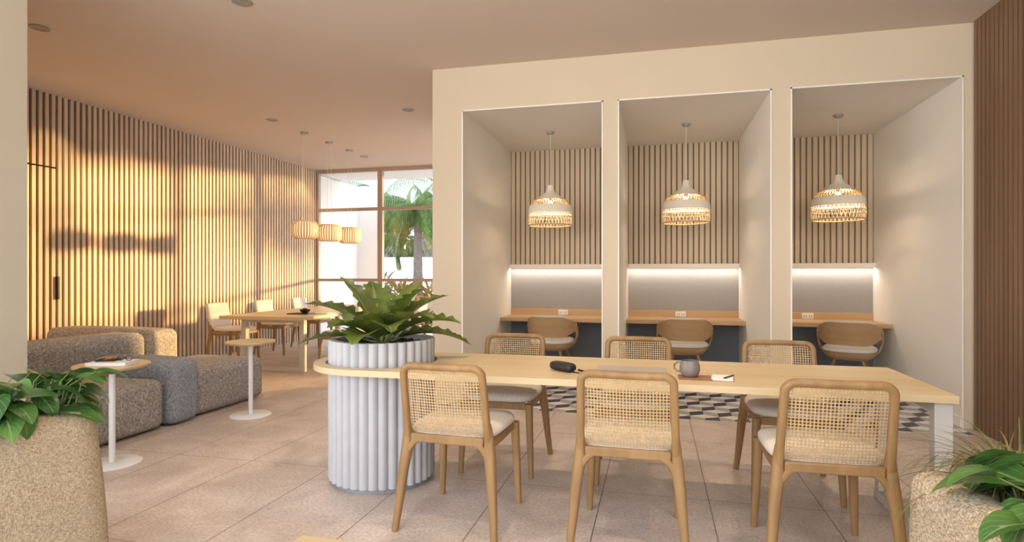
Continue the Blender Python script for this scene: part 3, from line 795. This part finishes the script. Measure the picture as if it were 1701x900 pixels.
def shell_chair(label):
    t_ = thing('shell_chair', label, 'chair', (0, 0, 0), 0, 'bent plywood booth chairs')
    def arc(ang, r=.295): return (r*math.sin(ang), -r*math.cos(ang)*.92 + .02)
    def prof(s):  # s -1..1 -> bottom,top
        q = abs(s); e = max(0, (q-.40)/.60); e = e*e*(3-2*e)
        return .55 + .065*e, .79 - .06*e
    def band(bm, rin, rout, inset, smax=1.0, zoff=0):
        n = 36; rows = []
        for i in range(n+1):
            s = (-1 + 2*i/n)*smax; an = s*R(84)
            zb, zt = prof(s); zb += inset; zt -= inset
            lean = lambda z: (z-.62)*.16
            row = []
            for (rr, z) in ((rin, zb), (rout, zb), (rout, (zb+zt)/2), (rout, zt), (rin, zt), (rin, (zb+zt)/2)):
                x, y = arc(an, rr); row.append(bm.verts.new((x, y - lean(z), z+zoff)))
            rows.append(row)
        for a_, b_ in zip(rows, rows[1:]):
            for k in range(6): bm.faces.new((a_[k], a_[(k+1) % 6], b_[(k+1) % 6], b_[k]))
        bm.faces.new(rows[0]); bm.faces.new(rows[-1][::-1])
    bm = nb(); band(bm, .288, .302, 0); obj('backrest', bm, shell_m, t_, smooth=60, bevel=.002)
    bm = nb(); band(bm, .258, .287, .004, .66, .022); obj('back_pad', bm, seat_m, t_, smooth=60, bevel=.006)
    for sx in (-1, 1):
        bm = nb()
        sweep(bm, [(sx*.300, -.02, .690), (sx*.305, .02, .640), (sx*.300, .05, .56), (sx*.275, .06, .48), (sx*.22, .05, .42), (sx*.13, .03, .388)],
              [(.010, .035), (.010, .045), (.009, .045), (.009, .05), (.009, .06), (.009, .07)], 12, (0, 1, 0), 3)
        obj('side_support', bm, shell_m, t_)
    bm = nb(); pad(bm, 0, .02, [(.14, .375), (.10, .378), (.05, .400), (.012, .44), (.004, .47)], .262, .262, 2.6, 48)
    obj('seat_shell', bm, shell_m, t_, smooth=60)
    bm = nb(); pad(bm, 0, .02, [(.06, .4705), (.012, .471), (.0, .485), (.004, .505), (.03, .522), (.09, .530), (.2, .533)], .262, .262, 2.6, 48)
    obj('seat_cushion', bm, seat_m, t_, smooth=60)
    for sx in (-1, 1):
        for sy in (-1, 1):
            bm = nb(); sweep(bm, [(sx*.25, .02+sy*.25, 0), (sx*.13, .02+sy*.13, .385)], [(.011, .011), (.017, .017)], 12, (0, 1, .1), 2.2); obj('leg', bm, chair_m, t_)
    return t_
sc0 = shell_chair('bent plywood chair at the desk of the left booth')
sc0.location = (-1.21, 7.02, .004); sc0.rotation_euler.z = R(-8)
dup(sc0, (.33, 7.02, .004), R(3), 'bent plywood chair at the desk of the middle booth')
dup(sc0, (2.03, 6.98, .004), R(-20), 'bent plywood chair turned slightly at the desk of the right booth')

# woven pendants
def woven_pendant(loc, label):
    t_ = thing('woven_pendant', label, 'pendant lamp', loc, 0, 'woven booth pendants')   # origin at niche ceiling
    zt = 2.337 - NZ; Hh = .473
    bm = nb(); lathe(bm, [(0, -.03), (.035, -.026), (.05, -.006), (.05, -.0005), (0, -.0005)], 28); obj('canopy', bm, grey_metal, t_)
    bm = nb(); tube(bm, [(0, 0, -.028), (0, 0, zt-.0)], .0035, 8); obj('cord', bm, cord_m, t_)
    def Z(f): return zt - Hh*f
    bm = nb(); lathe(bm, [(.0, Z(-.005)), (.034, Z(0)), (.038, Z(.05)), (.045, Z(.12)), (.066, Z(.19)), (.100, Z(.24)), (.165, Z(.35)), (.160, Z(.355)), (.095, Z(.25)), (.06, Z(.2)), (.038, Z(.12)), (.030, Z(.02)), (0, Z(.02))], 48)
    obj('crown', bm, rattan_w, t_, smooth=50)
    def lattice(prof, cnt, tw):
        bm = nb()
        for sgn in (-1, 1):
            for k in range(cnt):
                a0 = 2*PI*k/cnt; pts = []
                for i in range(5):
                    q = i/4; 
                    x = q*(len(prof)-1); i0 = min(int(x), len(prof)-2); fr_ = x-i0
                    r0 = prof[i0][0]*(1-fr_)+prof[i0+1][0]*fr_; z0 = prof[i0][1]*(1-fr_)+prof[i0+1][1]*fr_
                    a = a0 + sgn*tw*q; pts.append((r0*math.cos(a), r0*math.sin(a), z0))
                tube(bm, pts, .0032, 5)
        return bm
    def ringt(bm, r, z, th):
        pts = [(r*math.cos(2*PI*k/48), r*math.sin(2*PI*k/48), z) for k in range(49)]; tube(bm, pts, th, 6)
    bm = lattice([(.160, Z(.335)), (.205, Z(.41)), (.243, Z(.52))], 46, .13); ringt(bm, .205, Z(.42), .003); obj('upper_lattice', bm, rattan_t, t_)
    bm = nb(); lathe(bm, [(.240, Z(.50)), (.250, Z(.55)), (.256, Z(.63)), (.257, Z(.70)), (.252, Z(.70)), (.250, Z(.6)), (.235, Z(.505)), (.240, Z(.50))], 56); obj('band', bm, rattan_w, t_, smooth=50)
    bm = lattice([(.255, Z(.70)), (.256, Z(.85)), (.250, Z(.985))], 40, .16); ringt(bm, .256, Z(.80), .0035); ringt(bm, .256, Z(.72), .004); obj('lower_lattice', bm, rattan_l, t_)
    bm = nb(); ringt(bm, .250, Z(.99), .008); obj('rim', bm, rattan_t, t_)
    bm = nb(); lathe(bm, [(0, Z(.30)), (.018, Z(.30)), (.018, Z(.37)), (0, Z(.37))], 16); obj('lamp_holder', bm, grey_metal, t_)
    bm = nb(); lathe(bm, [(0, Z(.371)), (.014, Z(.38)), (.026, Z(.42)), (.030, Z(.45)), (.024, Z(.49)), (0, Z(.51))], 20); obj('bulb', bm, bulb_m, t_)
    return t_
wp = woven_pendant((-1.19, 6.78, NZ), 'white woven pendant lamp hanging in the left booth')
dup(wp, (.335, 6.78, NZ), 0, 'white woven pendant lamp hanging in the middle booth')
dup(wp, (1.865, 6.78, NZ), 0, 'white woven pendant lamp hanging in the right booth')
for x in (-1.19, .335, 1.865):
    light('pendant_glow', 'POINT', (x, 6.78, 2.085), 4.5, (1, .80, .58), shadow_soft_size=.03)

# ------------------------------------------------------------------ FAR DINING AREA
T = thing('dining_table', 'long pale oak dining table on cream legs beside the slatted wall', 'table', (-4.97, 8.1, 0))
bm = nb(); box(bm, -.62, -1.5, .705, .62, 1.5, .75); obj('tabletop', bm, oak_m, T, bevel=.003)
for sy in (-1.22, 1.18):
    bm = nb(); box(bm, -.50, sy, 0, .46, sy+.07, .05); obj('floor_rail', bm, cream_metal, T, bevel=.003)
    bm = nb(); box(bm, -.50, sy, .65, .46, sy+.07, .7045); obj('top_rail', bm, cream_metal, T, bevel=.003)
    for sx in (-.50, .39):
        bm = nb(); box(bm, sx, sy, .0505, sx+.07, sy+.07, .6495); obj('leg', bm, cream_metal, T, bevel=.003)
far_m = chair_m
dc = cane_chair('cream padded dining chair by the slatted wall, nearest the sofa blocks', 'padded chairs at the far dining table', cane=False)
dc.location = (-6.0, 7.40, 0); dc.rotation_euler.z = R(-90)
dup(dc, (-6.0, 8.45, 0), R(-90), 'cream padded dining chair by the slatted wall, middle of its row')
dup(dc, (-6.0, 9.45, 0), R(-90), 'cream padded dining chair by the slatted wall, nearest the windows')
dup(dc, (-4.13, 7.25, 0), R(90), 'cream padded dining chair with its seat showing left of the fluted planter')
dup(dc, (-4.13, 8.30, 0), R(90), 'cream padded dining chair behind the fern, second on the table side away from the slats')
dup(dc, (-4.13, 9.30, 0), R(90), 'cream padded dining chair behind the fern nearest the glass, back to the booths')
# things on the dining table
bm = nb(); box(bm, -.16, -.11, 0, .16, .11, .012)
o = tag(obj('tablet_cover', bm, black_m, bevel=.003, loc=(-4.72, 7.15, .7505)), 'flat black folder lying on the far dining table', 'folder')
t_ = thing('dark_bowl', 'small dark bowl standing on the black folder on the far table', 'bowl', (-4.68, 7.17, .763))
bm = nb(); lathe(bm, [(0, 0), (.03, 0), (.06, .02), (.075, .05), (.068, .05), (.055, .024), (0, .012)], 32); obj('body', bm, choc_m, t_)
bm = nb(); lathe(bm, [(0, .03), (.056, .03), (.04, .058), (0, .07)], 24); obj('contents', bm, black_m, t_)
bm = nb(); box(bm, -.10, -.14, 0, .10, .14, .012)
tag(obj('notebook', bm, paper_m, bevel=.003, loc=(-4.47, 7.35, .7505)), 'pale notebook beside the black folder on the far dining table', 'notebook')

# ribbed veneer pendants
def ribbed(loc, label):
    t_ = thing('ribbed_pendant', label, 'pendant lamp', loc, 0, 'ribbed veneer pendants')
    bm = nb(); lathe(bm, [(0, -.04), (.03, -.04), (.06, -.03), (.06, -.0005), (0, -.0005)], 24); obj('canopy', bm, steel_m, t_)
    for dx, dy in ((-.035, 0), (.035, 0)):
        bm = nb(); tube(bm, [(dx*.8, dy, -.04), (dx, dy, -1.33)], .003, 6); obj('cord', bm, cord_m, t_)
    zc = 1.955 - H
    bm = nb()
    for k in range(30):
        a = 2*PI*k/30; d = Vector((math.cos(a), math.sin(a), 0)); pts = []; 
        for i in range(13):
            th = -PI/2 + PI*i/12
            rr = .075 + .122*abs(math.cos(th))**.55; zz = zc + .135*math.copysign(abs(math.sin(th))**.8, math.sin(th))
            pts.append(d*rr + Vector((0, 0, zz)))
        sd = Vector((-d.y, d.x, 0))
        sweep(bm, pts, (.013, .003), 8, d + Vector((0, 0, .01)), 3)
    obj('ribs', bm, veneer_m, t_)
    bm = nb(); lathe(bm, [(.0, zc-.12), (.085, zc-.12), (.135, zc-.09), (.165, zc), (.135, zc+.09), (.085, zc+.125), (0, zc+.125)], 32)
    obj('diffuser', bm, plain_glow, t_)
    return t_
plain_glow = emis('warm_diffuser', (1, .80, .52), .45)
rp = ribbed((-5.07, 7.76, H), 'ribbed veneer pendant nearest the camera over the far dining table')
dup(rp, (-5.06, 8.42, H), 0, 'ribbed veneer pendant, middle one over the far dining table')
dup(rp, (-5.05, 9.04, H), 0, 'ribbed veneer pendant nearest the windows over the far dining table')

# ceiling downlights
def down(x, y, label):
    t_ = thing('ceiling_downlight', label, 'downlight', (x, y, H), 0, 'recessed ceiling lights')
    bm = nb(); lathe(bm, [(.048, -.0005), (.048, -.006), (.075, -.008), (.075, -.0005), (.048, -.0005)], 32); obj('ring', bm, grey_metal, t_)
    bm = nb(); lathe(bm, [(0, -.0005), (.047, -.0005), (.047, -.003), (0, -.003)], 28); obj('lens', bm, grey_metal, t_)
    return t_
d0 = down(-5.12, 3.92, 'recessed round ceiling light at the upper left, beside the stub wall')
for x, y, l in ((-3.11, 3.92, 'recessed round ceiling light at the top edge of the picture'), (-5.09, 7.02, 'recessed round ceiling light left of the nearest ribbed pendant'),
                (-3.08, 7.0, 'recessed round ceiling light nearest the booth wall corner'), (-5.07, 9.6, 'recessed round ceiling light nearest the windows')):
    dup(d0, (x, y, H), 0, l)
for x, y, e in ((-5.12, 3.92, 30), (-3.11, 3.92, 30), (-5.09, 7.02, 20), (-3.08, 7.0, 30), (-1.0, 4.0, 60), (1.0, 4.0, 60), (-1.0, 1.5, 50), (1.0, 1.5, 50)):
    s_ = light('downlight_beam', 'SPOT', (x, y, H-.02), e, WARM, spot_size=R(115), spot_blend=.9, shadow_soft_size=.06)
# wall-wash spots near the slatted wall
for x, y, e in ((-6.45, 5.35, 22), (-6.42, 10.15, 18), (-6.42, 6.3, 8)):
    light('wall_washer', 'SPOT', (x, y, H-.02), e, (1, .66, .25), spot_size=R(100), spot_blend=.6, shadow_soft_size=.03)

# ------------------------------------------------------------------ SMALL THINGS ON THE COMMUNAL TABLE
TZ = .7505
t_ = thing('glasses_case', 'black spectacle case lying on the oak table', 'glasses case', (-.508, 3.30, TZ+.004), R(-38))
bm = nb(); softbox(bm, (-.085, -.034, 0), (.085, .034, .045), .02, .004, 10); obj('case_body', bm, black_m, t_, smooth=70)
bm = nb(); sweep(bm, [(-.07, -.036, .022), (.07, -.036, .022)], (.0012, .0016), 6); obj('seam', bm, choc_m, t_)
t_ = thing('pen', 'short black pen beside the spectacle case', 'pen', (-.40, 3.30, TZ+.005), R(-50))
bm = nb(); tube(bm, [(-.035, 0, 0), (.03, 0, 0), (.036, 0, 0)], [.005, .005, .002], 10); obj('barrel', bm, black_m, t_)
bm = nb(); tube(bm, [(.0, .0, .0066), (.028, 0, .0066)], .0012, 6); obj('clip', bm, steel_m, t_)
t_ = thing('pencil_stub', 'thin black stylus closest to the spectacle case', 'stylus', (-.425, 3.245, TZ+.0035), R(-40))
bm = nb(); tube(bm, [(-.03, 0, 0), (.022, 0, 0), (.03, 0, 0)], [.0035, .0035, .001], 8); obj('barrel', bm, black_m, t_)
t_ = thing('laptop', 'closed grey laptop lying on the oak table behind the middle near chair', 'laptop', (-.13, 3.34, TZ), R(1))
bm = nb(); box(bm, -.19, -.12, 0, .19, .12, .009); obj('base', bm, grey_metal, t_, bevel=.004)
bm = nb(); box(bm, -.19, -.12, .0092, .19, .12, .016); obj('lid', bm, mist_m, t_, bevel=.004)
bm = nb(); box(bm, -.085, -.06, 0, .085, .06, .007)
tag(obj('coaster', bm, leather_m, bevel=.003, loc=(.205, 3.24, TZ)), 'brown leather coaster under the grey mug', 'coaster').rotation_euler.z = R(0)
t_ = thing('mug', 'grey stoneware mug of coffee on a brown leather coaster', 'mug', (.18, 3.25, TZ+.0075), R(170))
bm = nb(); lathe(bm, [(0, 0), (.034, 0), (.046, .012), (.053, .035), (.052, .055), (.046, .075), (.044, .083), (.041, .083), (.043, .074), (.048, .055), (.047, .03), (0, .008)], 40); obj('body', bm, mug_m, t_)
bm = nb(); lathe(bm, [(0, .066), (.0445, .066), (.0445, .068), (0, .068)], 32); obj('coffee', bm, coffee_m, t_)
bm = nb(); tube(bm, [(.044, 0, .070), (.064, 0, .072), (.080, 0, .058), (.080, 0, .038), (.066, 0, .024), (.049, 0, .022)], .0055, 10); obj('handle', bm, mug_m, t_)
t_ = thing('notebook', 'small white notebook with a pen right of the coaster', 'notebook', (.345, 3.25, TZ), R(-8))
bm = nb(); box(bm, -.055, -.075, 0, .055, .075, .002); obj('cover', bm, leather_m, t_)
bm = nb(); box(bm, -.053, -.073, .0021, .053, .073, .010); obj('pages', bm, paper_m, t_)
t_ = thing('pen', 'slim pale pen lying on the white notebook', 'pen', (.375, 3.24, TZ+.0145), R(60))
bm = nb(); tube(bm, [(-.06, 0, 0), (.055, 0, 0), (.065, 0, 0)], [.004, .004, .001], 10); obj('barrel', bm, choc_m, t_)

# on the near side table
t_ = thing('book', 'white paper-covered book on the round side table', 'book', (-3.60, 3.25, .6845), R(18))
bm = nb(); box(bm, -.13, -.09, 0, .13, .09, .003); box(bm, -.13, -.09, .017, .13, .09, .020); box(bm, -.13, -.09, .003, -.126, .09, .017); obj('cover', bm, white_m, t_, smooth=0)
bm = nb(); box(bm, -.125, -.087, .0031, .127, .087, .0169); obj('pages', bm, paper_m, t_, smooth=0)
t_ = thing('snack_plate', 'dark plate of orange crackers on the white book', 'plate', (-3.65, 3.26, .705), R(18))
bm = nb(); box(bm, -.06, -.05, 0, .06, .05, .004); box(bm, -.06, -.05, .004, .06, -.046, .010); box(bm, -.06, .046, .004, .06, .05, .010); box(bm, -.06, -.046, .004, -.056, .046, .010); box(bm, .056, -.046, .004, .06, .046, .010); obj('dish', bm, black_m, t_, smooth=0)
for k in range(9):
    bm = nb(); M = Matrix.Translation((random.uniform(-.04, .04), random.uniform(-.03, .03), .011+.0015*k)) @ Matrix.Rotation(random.uniform(0, 3), 4, 'Z') @ Matrix.Rotation(random.uniform(-.2, .2), 4, 'X')
    box(bm, -.014, -.012, -.002, .014, .012, .002, M); obj('cracker', bm, snack_m, t_, bevel=.001)
t_ = thing('spectacles', 'dark spectacles folded on the white book beside the snack plate', 'glasses', (-3.545, 3.29, .705), R(10))
bm = nb()
for sx in (-.03, .03): tube(bm, [(sx+.024*math.cos(2*PI*k/20), 0, .018+.017*math.sin(2*PI*k/20)) for k in range(21)], .0025, 6)
tube(bm, [(-.007, 0, .022), (.007, 0, .022)], .002, 6); obj('frame', bm, choc_m, t_)
for sx in (-1, 1):
    bm = nb(); tube(bm, [(sx*.054, 0, .022), (sx*.054, .06, .012), (sx*.05, .085, .003)], .0018, 6); obj('temple', bm, choc_m, t_)

# ------------------------------------------------------------------ FOREGROUND PLANTS
def pothos(loc, rot, ext, n, label, seed, L=.13, lean=(0, 0)):
    random.seed(seed)
    P = thing('pothos_plant', label, 'plant', loc, rot)
    b, u = lb(); bs = nb()
    for k in range(n):
        x, y = random.uniform(-ext[0], ext[0]), random.uniform(-ext[1], ext[1])
        az = math.atan2(y/ext[1]+random.uniform(-.5, .5), x/ext[0]+random.uniform(-.5, .5)); el = random.uniform(.3, 1.3)
        hgt_ = random.uniform(.05, ext[2]); rad = random.uniform(.02, ext[3])
        tip = Vector((x + math.cos(az)*rad + lean[0]*hgt_, y + math.sin(az)*rad + lean[1]*hgt_, hgt_))
        base = Vector((x, y, 0)); mid = (base+tip)/2 + Vector((0, 0, hgt_*.35))
        tube(bs, [base, mid, tip], [.0035, .003, .002], 5)
        dd = Vector((math.cos(az), math.sin(az), random.uniform(-.5, .45)))
        ll = L*random.uniform(.7, 1.35)
        leaf(b, tip, dd, (random.uniform(-.3, .3), random.uniform(-.3, .3), 1), ll, ll*.34, random.uniform(.4, 1.3), random.uniform(.1, .4), 'heart', 9, 3, 0, u)
    lobj('foliage', b, pothos_m, P); obj('stem', bs, stem_m, P)
    return P
pothos((-2.73, 1.90, .616), LROT, (.14, .24, .25, .11), 110, 'broad-leaved green plant in the trough at the left edge', 3, L=.15)
pothos((1.08, 1.74, .616), R(6), (.10, .17, .20, .15), 70, 'broad-leaved green plant in the trough at the right edge', 8, L=.15)
random.seed(5)
G = thing('ornamental_grass', 'tuft of thin arching grass at the far end of the right trough', 'plant', (1.06, 2.09, .616))
b, u = lb()
for k in range(650):
    az = random.uniform(0, 2*PI); el = random.uniform(.5, 1.45)
    base = Vector((random.gauss(0, .03), random.gauss(0, .03), 0))
    d = (math.cos(az)*math.cos(el), math.sin(az)*math.cos(el), math.sin(el))
    leaf(b, base, d, (0, 0, 1), random.uniform(.22, .42), .0042, random.uniform(1.2, 2.9), .1, 'blade', 9, 1, 0, u)
lobj('blades', b, grass_m, G)
